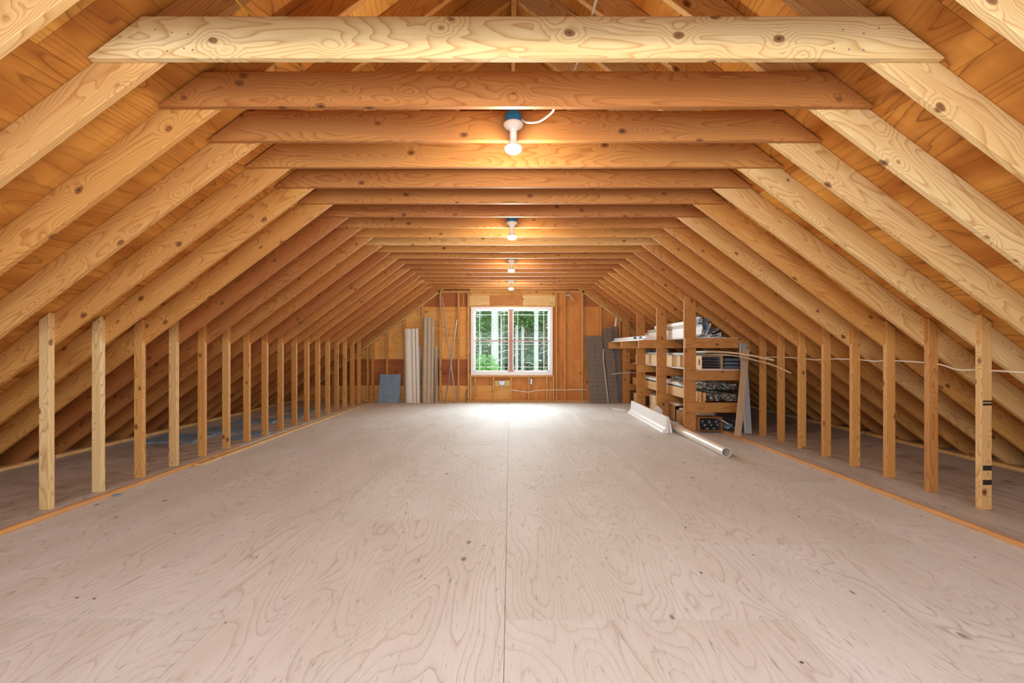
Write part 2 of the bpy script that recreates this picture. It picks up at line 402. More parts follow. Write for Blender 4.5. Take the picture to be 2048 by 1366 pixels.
# ---------------------------------------------------------------- rafters
NB = -8   # frames continue behind the camera to the back gable
rl = {-1: .3, 0: .35, 1: .5, 2: .45, 3: .55, 4: .5, 5: .52, 6: .9, 7: .85, 8: .75}  # rafter tones: own wood colour, with some lighting put into the tint
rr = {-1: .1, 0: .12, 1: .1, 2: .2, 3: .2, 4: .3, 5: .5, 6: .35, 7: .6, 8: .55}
for k in range(NB, 21):
    for sx in (-1, 1):
        X = (sx*.8, 0, -.6); Z = (sx*.6, 0, .8)
        y = YK(k)+.038+.019+.001
        poly = [(.03, 0), (6.365, 0), (6.136, -RV*.8), (.03+.129, -RV*.8)]
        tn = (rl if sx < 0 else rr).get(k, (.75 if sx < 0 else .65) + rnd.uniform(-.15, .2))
        o = board('rafter', (XC, y, RIDGE-.002), X, Z, poly, .038, tn)
        side = 'left' if sx < 0 else 'right'
        if k < -1: lab = f'fir rafter on the {side} roof slope behind the camera, {ORD[-2-k]} back from it'
        elif k == 20: lab = f'last rafter on the {side} slope, tight against the far gable wall'
        else: lab = f'fir rafter on the {side} roof slope, {ORD[k+1]} counted from the camera'
        tag(o, lab, 'rafter', f'rafters on the {side} slope')
# collar ties
tt = {0: .05, 1: .82, 2: .78, 3: .70, 4: .80, 5: .75, 6: .85, 7: .72, 8: .55, 9: .35}  # tie tones: wood colour plus part of the lighting painted in
desc = {0: 'pale yellow', 1: 'reddish brown', 2: 'dark brown', 3: 'brown'}
for k in range(NB, 20):
    y = YK(k)+.019
    tip = HALF - .014; top = tip - .184/SL
    dz = rnd.uniform(-.004, .004)
    poly = [(-tip, 0), (tip, 0), (top, .184), (-top, .184)]
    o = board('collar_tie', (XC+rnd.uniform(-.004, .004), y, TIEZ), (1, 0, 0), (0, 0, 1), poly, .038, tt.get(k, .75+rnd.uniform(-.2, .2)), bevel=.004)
    if k < 0: lab = f'horizontal collar tie overhead behind the camera, {ORD[-1-k]} from the nearest visible one'
    else:
        extra = {2: ', behind the nearest lamp', 7: ', behind the second lamp', 12: ', behind the third lamp', 17: ', behind the fourth lamp'}.get(k, '')
        lab = f'{desc.get(k, "brown")} horizontal collar tie, {ORD[k]} from the camera' + extra
    tag(o, lab, 'ceiling beam', 'horizontal collar ties')
    if 0 <= k < 4:
        for sx in (-1, 1):
            for j in range(6):
                nb = MB(); px = XC+sx*(1.40+.07*(j % 3)+.05*(j//3)+rnd.uniform(-.02, .02)); pz = TIEZ+.04+.075*(j//3)+rnd.uniform(-.015, .015)
                nb.tube([(px, YK(k)-.0015, pz), (px, YK(k)+.01, pz)], .0042, 8)
                nb.build('nail', M['nail'], o, mw=None).matrix_parent_inverse = o.matrix_world.inverted()
                o.children[-1].location = (0, 0, 0)

# ---------------------------------------------------------------- knee wall studs
def stud(name, sx, k, xin, wid, th, tn, yoff=0):
    y = YK(k)+yoff+th/2
    xo = xin+wid
    # local x = up, local z = outward
    h_in = roofz(sx*xin)-SIDEZ; h_out = roofz(sx*xo)-SIDEZ
    poly = [(0, 0), (h_in-.006, 0), (h_out-.006, wid), (0, wid)]
    return board(name, (sx*xin, y, SIDEZ), (0, 0, 1), (sx, 0, 0), poly, th, tn)
ls = {3: .05, 4: .02, 5: .45, 6: .22, 7: .5, 8: .42, 9: .5}  # stud tones, lighting differences partly included in the colour
for k in range(3, 20):
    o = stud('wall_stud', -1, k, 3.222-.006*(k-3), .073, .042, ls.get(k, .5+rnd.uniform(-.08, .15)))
    tag(o, f'upright knee wall stud on the left side, {ORD[k-3]} from the camera', 'wall stud', 'left knee wall studs')
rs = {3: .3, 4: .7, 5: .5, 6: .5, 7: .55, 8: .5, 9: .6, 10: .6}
for k in range(3, 11):
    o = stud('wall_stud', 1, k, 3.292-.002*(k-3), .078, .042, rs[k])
    tag(o, f'upright knee wall stud on the right side, {ORD[k-3]} from the camera', 'wall stud', 'right knee wall studs')
    if k == 3:   # grade stamp bands
        for z0, z1 in ((.755, .77), (.778, .79), (.30, .335), (.20, .235)):
            bb = MB(); bb.box(3.305, 3.367, YK(k)-.0012, YK(k), z0, z1); s_ = bb.build('grade_stamp', M['ink']); s_.parent = o; s_.matrix_parent_inverse = o.matrix_world.inverted()
for k in range(-4, 3):   # the knee walls continue beside and behind the camera
    for sx in (-1, 1):
        if k == 2: continue
# white cable threaded through the right knee wall
pts = [(3.36, 1.0, .97), (3.36, 2.4, .985), (3.36, YK(3)+.02, 1.0), (3.36, 3.5, .995), (3.36, YK(4)+.02, 1.035), (3.36, YK(5)+.02, 1.05), (3.36, 4.3, 1.04), (3.355, YK(6)+.02, 1.05), (3.35, YK(7)+.02, 1.05), (3.35, 5.1, 1.035), (3.345, YK(8)+.02, 1.045), (3.34, YK(9)+.02, 1.055), (3.34, YK(10)+.03, 1.05)]
tag(MB().tube(catmull(pts, 6), .0055, 8).build('electrical_cable', M['cable'], smooth=True), 'white electrical cable running through the right knee wall studs', 'cable')

# ---------------------------------------------------------------- far gable wall
WX0, WX1, WZ0, WZ1 = (941.5-1020)*.010974, (1105.5-1020)*.010974, .592, 2.087
OX0, OX1, OZ0, OZ1 = WX0-.004, WX1+.004, WZ0-.006, WZ1+.006
def clip(poly):
    for s_ in (-1, 1):   # keep z <= RIDGE - SL*s*(x-XC)
        out = []
        f = lambda p: RIDGE - SL*s_*(p[0]-XC) - p[1]
        for i, p in enumerate(poly):
            q = poly[(i+1) % len(poly)]; a, c = f(p), f(q)
            if a >= 0: out.append(p)
            if (a >= 0) != (c >= 0):
                t = a/(a-c); out.append((p[0]+t*(q[0]-p[0]), p[1]+t*(q[1]-p[1])))
        poly = out
        if len(poly) < 3: return []
    return poly
def gable(name, y0, y1, panels, hole):
    b = MB(); hx0, hx1, hz0, hz1 = hole
    for (x0, x1, z0, z1, mi) in panels:
        sh = (rnd.random(), rnd.random(), 0); b.mi = mi
        subs = []
        if x1 <= hx0 or x0 >= hx1 or z1 <= hz0 or z0 >= hz1: subs = [(x0, x1, z0, z1)]
        else:
            if x0 < hx0: subs.append((x0, hx0, z0, z1))
            if x1 > hx1: subs.append((hx1, x1, z0, z1))
            a0, a1 = max(x0, hx0), min(x1, hx1)
            if z0 < hz0: subs.append((a0, a1, z0, hz0))
            if z1 > hz1: subs.append((a0, a1, hz1, z1))
        for (a, c, d, e) in subs:
            p = clip([(a, d), (c, d), (c, e), (a, e)])
            if len(p) >= 3: b.prism(p, lambda u, v, t: (u, t, v), y0, y1, sh)
    return b.build(name, [M['wall_light'], M['wall_dark'], M['wall_mid']])
ZA, ZB, ZC = 1.143+(700-613.6)*.01105, 1.143+(700-718.5)*.01105, 1.143+(700-771)*.01105
pan = []
for (x0, x1, mats) in ((-5.2, -3.2, (0, 1, 0, 1)), (-3.2, -.88, (0, 1, 0, 1)), (-.88, .02, (0, 2, 1, 0)), (.02, .93, (2, 2, 1, 0)), (.93, 1.62, (2, 2, 2, 2)), (1.62, 2.62, (2, 2, 2, 1)), (2.62, 5.2, (1, 1, 0, 1))):
    for (z0, z1), mi in zip(((-.0, ZC), (ZC, ZB), (ZB, ZA), (ZA, 4.0)), mats): pan.append((x0, x1, z0, z1, mi))
struct(gable('wall_far', YF+.09, YF+.105, pan, (OX0, OX1, OZ0, OZ1)), 'orange and brown plywood of the far gable wall')
# back gable behind the camera, with an unseen window opening added and widened for light
BX0, BX1, BZ0, BZ1 = -2.05, 2.1, .42, 2.08
pan = [(-5.2+i*1.3, -3.9+i*1.3, -.0+j*1.22, 1.22+j*1.22, (i+j) % 2) for i in range(8) for j in range(4)]
struct(gable('wall_back', YB-.105, YB-.09, pan, (BX0, BX1, BZ0, BZ1)), 'plywood gable wall behind the camera')
wb = empty('added_window_2', (.03, YB-.05, BZ0)); wb['kind'] = 'structure'
b = MB()
for (x0, x1, z0, z1) in ((BX0, BX1, BZ0, BZ0+.05), (BX0, BX1, BZ1-.05, BZ1), (BX0, BX0+.05, BZ0+.05, BZ1-.05), (BX1-.05, BX1, BZ0+.05, BZ1-.05), (-.0, .05, BZ0+.05, BZ1-.05)): b.box(x0, x1, YB-.1, YB-.02, z0, z1)
b.build('window_frame', M['vinyl_white'], wb)

ND = .010974   # metres per pixel at the far wall
def fx(px): return (px-1020)*ND
def fz(py): return CAMZ+(700-py)*ND
def wallstud(x, z0, z1, w_=.038, tn=.4, label='', roof=True, d=.086):
    z1l = min(z1, roofz(x-w_/2)-RV-.05) if roof else z1
    z1r = min(z1, roofz(x+w_/2)-RV-.05) if roof else z1
    o = board('wall_stud', (x, YF+.045, z0), (0, 0, 1), (1, 0, 0), [(0, -w_/2), (z1l-z0, -w_/2), (z1r-z0, w_/2), (0, w_/2)], d, tn, bevel=.002)
    tag(o, label, 'wall stud', 'far gable wall studs'); return o
PZ = .042
lefts = [(745, 'against the left knee wall'), (773.6, 'behind the blue foam board'), (809, 'left of the pale siding stack'), (845, 'between the pale and the taupe siding'), (880.5, 'right of the taupe siding'), (917, 'right of the crossed metal poles')]
for px, l in lefts: wallstud(fx(px), PZ, 2.40, .038, .40+rnd.uniform(-.05, .1), f'far gable wall stud {l}')
wallstud(fx(936.8), PZ, 2.40, .036, .35, 'full height stud just left of the far window')
wallstud(fx(1113), PZ, 2.40, .036, .5, 'full height stud just right of the far window')
wallstud(fx(1129.6), PZ, 2.40, .038, .45, 'gable stud at the looped cable right of the window')
wallstud(fx(1164.6), PZ, 2.40, .040, .42, 'gable stud left of the dark leaning siding')
wallstud(fx(1201.5), PZ, 2.40, .038, .45, 'gable stud between the two dark siding stacks')
wallstud(fx(1239.5), PZ, 2.40, .038, .45, 'gable stud behind the far end of the rack')
for px in (735, 700, 665): wallstud(fx(px)-.0, PZ, 2.0, .038, .5, {735: 'gable stud in the left corner beyond the knee wall', 700: 'gable stud seen through the far left knee wall', 665: 'outermost gable stud behind the left knee wall'}[px])
for px, l in ((1280, 'seen through the rack near its far upright'), (1318, 'deep behind the rack')): wallstud(fx(px), PZ, 2.0, .038, .5, 'gable stud ' + l)
wallstud(fx(941.2), PZ, OZ0-.04, .034, .3, 'jack stud under the left end of the window sill', False)
wallstud(fx(1107.2), PZ, OZ0-.04, .034, .35, 'jack stud under the right end of the window sill', False)
for i, px in enumerate((950.5, 987, 1022.5, 1058, 1093.6)):
    wallstud(fx(px), PZ, OZ0-.04, .034, .4, f'short cripple stud under the far window, {ORD[i]} from the left', False)
o = board('rough_sill', (OX0-.03, YF+.045, OZ0-.001), (1, 0, 0), (0, 0, 1), rect(OX1-OX0+.06, -.038, 0), .088, .45); tag(o, 'horizontal rough sill board right under the far window', 'sill board')
o = board('window_header', (fx(938.6), YF+.045, OZ1+.001), (1, 0, 0), (0, 0, 1), rect(fx(1111)-fx(938.6), 0, .03), .088, .35, bevel=.002); tag(o, 'thin head board right above the far window', 'header board')
HZ0, HZ1 = OZ1+.033, fz(590.5)
for (a, c, tn, l) in ((938.8, 979.5, .12, 'pale header piece above the window, left end'), (979.8, 1045, .75, 'dark header piece above the middle of the window'), (1045.3, 1110.8, .1, 'pale header piece above the window, right end')):
    o = board('window_header', (fx(a), YF+.045, HZ0), (1, 0, 0), (0, 0, 1), rect(fx(c)-fx(a), 0, HZ1-HZ0), .086, tn, bevel=.002); tag(o, l, 'header board', 'header pieces above the window')
o = board('top_plate', (fx(871), YF+.045, 2.402), (1, 0, 0), (0, 0, 1), rect(fx(1180)-fx(871), 0, .038), .088, .4); tag(o, 'horizontal top plate of the far wall under the last collar ties', 'wall plate')
o = board('bottom_plate', (-4.6, YF+.045, .002), (1, 0, 0), (0, 0, 1), rect(9.2, 0, .038), .088, .4); tag(o, 'bottom plate along the floor of the far gable wall', 'wall plate')
for sx in (-1, 1):   # sloping gable plates
    o = board('sloping_plate', (XC, YF+.045, RIDGE-RV-.003), (sx*.8, 0, -.6), (sx*.6, 0, .8), [(1.2, -.038), (5.7, -.038), (5.7, 0), (1.2, 0)], .088, .3)
    tag(o, 'pale sloping plate along the ' + ('left' if sx < 0 else 'right') + ' slope of the far gable', 'wall plate')

# far window
wr = empty('window_1', ((WX0+WX1)/2, YF+.02, WZ0)); wr['kind'] = 'structure'; wr['label'] = 'white twin double-hung window looking onto birch trunks'
y0, y1 = YF-.004, YF+.10; fw = .075
b = MB(); b.box(WX0, WX1, y0, y1, WZ0, WZ0+fw); b.box(WX0, WX1, y0, y1, WZ1-fw*.75, WZ1); b.box(WX0, WX0+fw, y0, y1, WZ0+fw, WZ1-fw*.75); b.box(WX1-fw, WX1, y0, y1, WZ0+fw, WZ1-fw*.75)
b.build('window_frame', M['vinyl_white'], wr, bevel=.006)
mx0, mx1 = fx(1018.3), fx(1025.3)
b = MB(); b.box(mx0, mx1, y0+.006, y1, WZ0+fw, WZ1-fw*.75); b.build('center_mullion', M['mullion'], wr, bevel=.004)
gz0, gz1 = WZ0+fw, WZ1-fw*.75; mz = fz(682)
for n_, (a, c) in enumerate(((WX0+fw, mx0), (mx1, WX1-fw))):
    for up in (0, 1):
        z0, z1 = (gz0, mz) if not up else (mz, gz1); yy = y0+.02+.03*up; r = .022
        b = MB(); b.box(a, c, yy, yy+.03, z0, z0+(r if not up else .006)); b.box(a, c, yy, yy+.03, z1-(r if up else .006), z1); b.box(a, a+r, yy, yy+.03, z0, z1); b.box(c-r, c, yy, yy+.03, z0, z1)
        sash = b.build('sash', M['vinyl_white'], wr)
        if not up:
            q = MB(); q.box(a, c, y0+.012, y0+.052, mz-.012, mz+.012); q.build('meeting_rail', M['mullion'], sash).location = -sash.location*0
            sash.children[-1].location = (0, 0, 0)
        b = MB()
        for xx in (a+.115, c-.115): b.box(xx-.004, xx+.004, yy+.010, yy+.022, z0, z1)
        zz = z1-.11 if up else z0+.10
        b.box(a, c, yy+.010, yy+.022, zz-.004, zz+.004)
        zz = z0+.075 if up else z1-.075
        b.box(a, c, yy+.010, yy+.022, zz-.004, zz+.004)
        g_ = b.build('grille', M['vinyl_white'], sash); g_.location = (0, 0, 0)
        b = MB(); b.box(a+.005, c-.005, yy+.014, yy+.018, z0+.004, z1-.004); g_ = b.build('pane', M['glass'], sash); g_.location = (0, 0, 0)

# electrical bits on the far wall
o = board('backing_block', (fx(989.5), YF+.06, fz(772.5)), (1, 0, 0), (0, 0, 1), rect(fx(1020.5)-fx(989.5), 0, .125), .05, .1); tag(o, 'pale wood backing block under the far window', 'wood block')
b = MB(); b.prism([(-.085, .10), (.075, .10), (.055, .03), (.03, 0), (-.02, 0), (-.05, .03)], lambda u, v, t: (fx(1004)+u, t, fz(771)+v), YF+.005, YF+.034)
tag(b.build('outlet_box', M['steel'], bevel=.004), 'grey metal outlet box on the pale block below the window', 'outlet box')
b = MB(); b.box(fx(1060.5), fx(1064.5), YF-.002, YF+.05, fz(769), fz(757)); tag(b.build('outlet_box', M['steel'], bevel=.004), 'small metal switch box on a cripple stud below the window', 'outlet box')
cz = lambda y_: fz(y_)
pts = [(fx(1022), YF-.008, cz(780)), (fx(1040), YF-.010, cz(782)), (fx(1058), YF-.010, cz(784)), (fx(1070), YF-.01, cz(781)), (fx(1090), YF-.01, cz(780)), (fx(1110), YF-.01, cz(779.5)), (fx(1130), YF-.01, cz(780)), (fx(1150), YF-.01, cz(779)), (fx(1172), YF-.01, cz(779.5))]
tag(MB().tube(catmull(pts, 5), .009, 8).build('electrical_cable', M['cable'], smooth=True), 'horizontal cable stapled across the studs below and right of the window', 'cable')
pts = [(fx(1003.5), YF+.02, cz(774)), (fx(1003), YF+.03, cz(782)), (fx(1000.5), YF+.05, cz(790)), (fx(1001), YF+.06, cz(797))]
tag(MB().tube(catmull(pts, 5), .006, 8).build('electrical_cable', M['cable'], smooth=True), 'short cable hanging down from the outlet box under the window', 'cable')
pts = [(fx(1131), YF-.01, cz(592)), (fx(1136), YF-.02, cz(589.5)), (fx(1141), YF-.03, cz(593)), (fx(1145.5), YF-.03, cz(602))]
tag(MB().tube(catmull(pts, 5), .009, 8).build('electrical_cable', M['cable'], smooth=True), 'loose loop of cable high on the wall right of the window', 'cable')
pts = [(fx(925), YF+.05, cz(585)), (fx(926), YF+.05, cz(600)), (fx(924.5), YF+.05, cz(612))]
tag(MB().tube(catmull(pts, 5), .006, 8).build('electrical_cable', M['cable_y'], smooth=True), 'short vertical cable at the top of the wall left of the window', 'cable')
pts = [(fx(931), YF-.01, .01), (fx(934), YF-.02, .06), (fx(931.5), YF-.01, .15), (fx(934), YF-.01, .27)]
tag(MB().tube(catmull(pts, 5), .008, 6).build('electrical_cable', M['dark_grey'], smooth=True), 'dark frayed cord in the corner below the left side of the window', 'cable')

# ---------------------------------------------------------------- things leaning on the far wall
def lean(name, x0, x1, z1, yb, yt, mat, prof=None, th=.01, dx=0, parent=None, nrib=0, z0=0.002, bevel=.003):
    """leaning sheet: bottom edge at y=yb, top at y=yt; dx shifts the top sideways; ribs corrugate it"""
    b = MB(); n = max(1, nrib*4); cols = []
    for i in range(n+1):
        u = i/n; x = x0+(x1-x0)*u
        off = 0
        if nrib:
            ph = (i % 4); off = (-.012 if ph in (1, 2) else .0)
        for_ = []
        for (xx, yy, zz) in ((x, yb+off, z0), (x+dx, yt+off, z1 if not prof else z1+prof(u))):
            for_.append((b.bm.verts.new((xx, yy, zz)), b.bm.verts.new((xx, yy+th, zz))))
        cols.append(for_)
    for A, B_ in zip(cols, cols[1:]):
        b.face([A[0][0], B_[0][0], B_[1][0], A[1][0]]); b.face([A[0][1], A[1][1], B_[1][1], B_[0][1]])
        b.face([A[1][0], B_[1][0], B_[1][1], A[1][1]]); b.face([A[0][0], A[0][1], B_[0][1], B_[0][0]])
    A = cols[0]; b.face([A[0][0], A[1][0], A[1][1], A[0][1]]); A = cols[-1]; b.face([A[0][0], A[0][1], A[1][1], A[1][0]])
    return b.build(name, mat, parent)
yb, yt = 10.12, 10.225
o = lean('foam_board', fx(760.5), fx(802), fz(748.5), 10.06, 10.20, M['blue_foam'], th=.025, dx=.012); tag(o, 'blue grey foam board leaning in the left corner of the far wall', 'foam board')
# pale siding stack (five separate panels)
st = [('vinyl_siding', 813, 826, 657.8, .0, 'leftmost pale panel'), ('vinyl_siding', 826.3, 833, 657.4, .0, 'middle pale panel'), ('vinyl_siding', 833.3, 839.6, 657, .02, 'rightmost pale panel')]
for nm, a, c, t_, dy, l in st:
    o = lean(nm, fx(a)+.03, fx(c)+.03, fz(t_), 10.07+dy, 10.19+dy, M['siding_pale'], th=.010, nrib=1, dx=-.055); tag(o, l + ' of vinyl siding leaning left of the taupe panels', 'siding panel', 'pale siding panels on the far wall')
o = lean('vinyl_siding', fx(811.5), fx(818), fz(694), 10.17, 10.225, M['grey_vinyl'], th=.008); tag(o, 'short dark grey panel hidden behind the pale siding stack', 'siding panel')
o = lean('vinyl_siding', fx(838), fx(842), fz(692), 10.17, 10.225, M['grey_vinyl'], th=.008); tag(o, 'narrow grey panel peeking out right of the pale siding', 'siding panel')
st = [(848.5, 855.5, 634.8, 'leftmost'), (855.8, 864, 635, 'middle'), (864.3, 869.5, 636.8, 'rightmost')]
for a, c, t_, l in st:
    o = lean('vinyl_siding', fx(a), fx(c), fz(t_), 10.05, 10.185, M['siding_tan'], th=.010, nrib=1, prof=(lambda u: -.12*u**3) if l == 'rightmost' else None)
    tag(o, f'{l} of the three tall taupe siding panels', 'siding panel', 'taupe siding panels on the far wall')
o = lean('vinyl_siding', fx(869.8), fx(876.5), fz(694), 10.13, 10.2, M['siding_tan'], th=.008, nrib=1); tag(o, 'shorter taupe panel beside the tall ones, reaching half as high', 'siding panel')
tag(MB().tube([(fx(874), 9.98, .005), (fx(877.5), 10.16, fz(698))], .010, 8).build('metal_strip', M['steel'], smooth=True), 'thin bright metal strip leaning against the taupe panels', 'metal strip')
tag(MB().tube([(fx(914), 10.05, .01), (fx(884.5), 10.20, fz(592))], .013, 8).build('metal_pole', M['grey_vinyl'], smooth=True), 'thin pole leaning up to the left, taller of the crossed pair', 'pole', 'crossed poles')
tag(MB().tube([(fx(895), 9.86, .012), (fx(914.5), 10.19, fz(640))], .012, 8).build('metal_pole', M['steel'], smooth=True), 'thin pole leaning up to the right, shorter of the crossed pair', 'pole', 'crossed poles')
# dark siding right
def dark_siding(x0, x1, z1, yb_, yt_, dx, label, rows):
    b = MB(); th = .012
    for r in range(rows):
        a0, a1 = r/rows, (r+1)/rows
        for (u0, u1) in ((0, .49), (.5, 1.0)):
            P = lambda u, a, q: (x0+(x1-x0)*u+dx*a, yb_+(yt_-yb_)*a+q, .003+(z1-.003)*a+(.012*math.sin(u*9+3) if a > .98 else 0))
            v = [P(u0, a0, -.008), P(u1, a0, -.008), P(u1, a1-.002/z1, 0), P(u0, a1-.002/z1, 0)]
            v += [(p[0], p[1]+th, p[2]) for p in v]
            v = [b.bm.verts.new(p) for p in v]
            for f in ((0, 1, 2, 3), (7, 6, 5, 4), (0, 4, 5, 1), (1, 5, 6, 2), (2, 6, 7, 3), (3, 7, 4, 0)): b.face([v[i] for i in f])
    o = b.build('vinyl_siding', M['siding_dark']); tag(o, label, 'siding panel', 'dark siding panels right of the window'); return o
dark_siding(fx(1176), fx(1210), fz(672), 9.98, 10.19, fx(1169)-fx(1176), 'dark brown coursed siding panel nearest the window', 16)
dark_siding(fx(1214), fx(1232), fz(657.5), 10.0, 10.19, fx(1204)-fx(1214), 'dark coursed siding panel with squared top behind the first', 18)
dark_siding(fx(1233), fx(1246), fz(652), 10.14, 10.225, fx(1221)-fx(1233), 'dark narrow siding panel partly hidden by the rack', 18)
tag(MB().ribbon([(fx(1211), 9.97, .01), (fx(1207), 10.02, .5), (fx(1203.5), 10.08, .95), (fx(1204), 10.1, 1.15)], (.03, 0, 0), .02).build('flashing_strip', M['grey_vinyl'], smooth=False), 'bluish curved flashing strip between the dark siding panels', 'metal strip')
o = board('wood_offcut', (fx(1228.5), 10.16, fz(653.5)), (.12, 0, 1), (1, 0, -.12), rect(.19, -.02, .02), .012, .0, mat='trim_white'); tag(o, 'small white offcut standing on top of the dark panels', 'offcut')

# ---------------------------------------------------------------- lamps on the collar ties
def bulb_profile(): return [(.019, .0), (.022, -.010), (.022, -.050), (.030, -.066), (.046, -.082), (.051, -.094)]
def lamp(y, label, dz=0.0):
    r = empty('ceiling_lamp', (.02, y, 2.55)); tag(r, label, 'lamp', 'ceiling lamps along the collar ties')
    x = .02; D = dz
    b = MB(); b.lathe([(0, 2.566+D), (.040, 2.566+D), (.049, 2.557+D), (.050, 2.502+D), (0, 2.502+D)], (x, y, 0), 32); jb = b.build('junction_box', M['blue_box'], r, smooth=True)
    b = MB(); b.box(x-.014, x-.009, y-.003, y+.056, 2.567+D, 2.604); b.box(x+.009, x+.014, y-.003, y+.056, 2.567+D, 2.604); b.build('bracket', M['steel'], r)
    b = MB(); b.lathe([(0, 2.501+D), (.058, 2.501+D), (.060, 2.492+D), (.052, 2.477+D), (.028, 2.464+D), (.024, 2.462+D), (.023, 2.451+D), (0, 2.451+D)], (x, y, 0)); b.build('lamp_holder', M['porcelain'], r, smooth=True)
    b = MB(); b.lathe([(0, 0)]+bulb_profile(), (x, y, 2.450+D)); bl = b.build('bulb', M['porcelain'], r, smooth=True)
    b = MB(); b.lathe([(.051, 2.356+D), (.049, 2.342+D), (.040, 2.330+D), (.022, 2.321+D), (0, 2.318+D)], (x, y, 0)); ln = b.build('bulb_lens', M['lit'], bl, smooth=True); ln.location = (0, 0, 0)
    l = bpy.data.lights.new('bulb_light', 'POINT'); l.energy = BULB_W; l.color = BULB_C; l.shadow_soft_size = .045
    lo = bpy.data.objects.new('bulb_light', l); lo.location = (x, y, 2.268+D); COL.objects.link(lo)
    lo.parent = r; lo.location = Vector((x, y, 2.268+D)) - r.location
    return r
places = ['nearest lit reflector bulb on a blue box, with a curved cable', 'second lit reflector bulb from the camera', 'third lit reflector bulb from the camera', 'farthest lit reflector bulb, just above the window']
for k, l in zip((2, 7, 12, 17), places): lamp(YK(k)-.056, l, 0 if k == 2 else -.038)
for k, l in ((-3, 'lit reflector bulb overhead just ahead of the camera, out of view'), (-8, 'lit reflector bulb overhead behind the camera')): lamp(YK(k)-.056, l)
yl = YK(2)-.056
pts = [(.37, 1.2, 2.619), (.365, 1.9, 2.619), (.34, 2.45, 2.615), (.30, 2.62, 2.60), (.262, 2.72, 2.555), (.235, 2.76, 2.535), (.17, 2.79, 2.507), (.10, 2.80, 2.508), (.068, yl, 2.525)]
tag(MB().tube(catmull(pts, 8), .0062, 8).build('electrical_cable', M['cable'], smooth=True), 'white cable lying over the ties and looping down to the nearest lamp', 'cable')
pts = [(-1.16, .6, 2.619), (-1.155, 1.9, 2.619), (-1.13, 2.2, 2.619), (-1.10, 2.45, 2.619), (-1.14, 2.9, 2.619), (-1.15, 4, 2.619), (-1.14, 7, 2.619)]
tag(MB().tube(catmull(pts, 6), .0055, 8).build('electrical_cable', M['cable_y'], smooth=True), 'yellow cable lying on top of the collar ties at the left', 'cable')

# ---------------------------------------------------------------- storage rack on the right
RY = {11: 'A', 14: 'B', 17: 'C', 20: 'D'}
rk = empty('lumber_rack', (2.9, 8.3, SIDEZ)); tag(rk, 'rough lumber storage rack with four bays of arms against the right slope', 'rack')
for k in RY:
    y = YK(k) if k < 20 else 10.10
    xin, wid, th = 2.43, .165, .038
    h = lambda x: roofz(x)-.008-SIDEZ
    yy = y if k < 20 else 10.085
    board('upright', (xin, yy+th/2, SIDEZ*0+.002), (0, 0, 1), (1, 0, 0), [(0, 0), (roofz(xin)-.02, 0), (roofz(xin+wid)-.02, wid), (0, wid)], th, .66, parent=rk)
    for z, x0, x1 in ((1.17, 2.12 if k > 11 else 2.432, 3.33), (.72, 2.452, 3.22), (.275, 2.452, 3.22)):
        board('arm', (x0, yy-.020, z), (1, 0, 0), (0, 0, 1), rect(x1-x0, 0, .138), .038, .58+rnd.uniform(-.1, .15), parent=rk)
    board('rear_post', (3.22, yy+.019, SIDEZ+.002), (0, 0, 1), (1, 0, 0), [(0, 0), (roofz(3.22)-RV-.06, 0), (roofz(3.30)-RV-.06, .08), (0, .08)], .038, .55, parent=rk)
ZT, Z2, Z3 = 1.309, .859, .414     # tops of the three levels of arms

def crate(name, x0, x1, y0, y1, z0, z1, mat, label, cat='box', open_end=True, group=None, rot=0):
    """long carton, open at the near end"""
    t = .008; r = empty(name, ((x0+x1)/2, y0, z0)); tag(r, label, cat, group)
    b = MB(); b.box(x0, x1, y0, y1, z0, z0+t); b.box(x0, x1, y0, y1, z1-t, z1); b.box(x0, x0+t, y0, y1, z0+t, z1-t); b.box(x1-t, x1, y0, y1, z0+t, z1-t); b.box(x0+t, x1-t, y1-t, y1, z0+t, z1-t)
    b.build('carton', mat, r); return r
def stack_in(r, x0, x1, y0, y1, z0, z1, n, mats, name='siding_piece', wavy=.006, cols=1):
    """separate nested strips filling a carton"""
    grp = name.replace('_', ' ') + 's in the ' + r['label'].split(',')[0]
    dz = (z1-z0)/n
    for i in range(n):
        b = MB(); z = z0+i*dz; w_ = x1-x0; a = rnd.uniform(0, .02); c_ = rnd.uniform(0, .02)
        P = []
        m = 7
        for j in range(m+1):
            u = j/m; P.append((x0+a+(w_-a-c_)*u, z+(wavy if j % 2 else 0)+rnd.uniform(0, .001)))
        th = dz*.42
        poly = P + [(p[0], p[1]+th) for p in P[::-1]]
        yo = rnd.uniform(-.015, .02)
        b.prism(poly, lambda u, v, t: (u, t, v), y0+yo, y1)
        o = b.build(name, mats[i % len(mats)])
        tag(o, f'strip {"at the bottom" if i == 0 else "at the top" if i == n-1 else ORD[i] + " from the bottom"} in the {r["label"].split(",")[0]}', 'strip', grp)
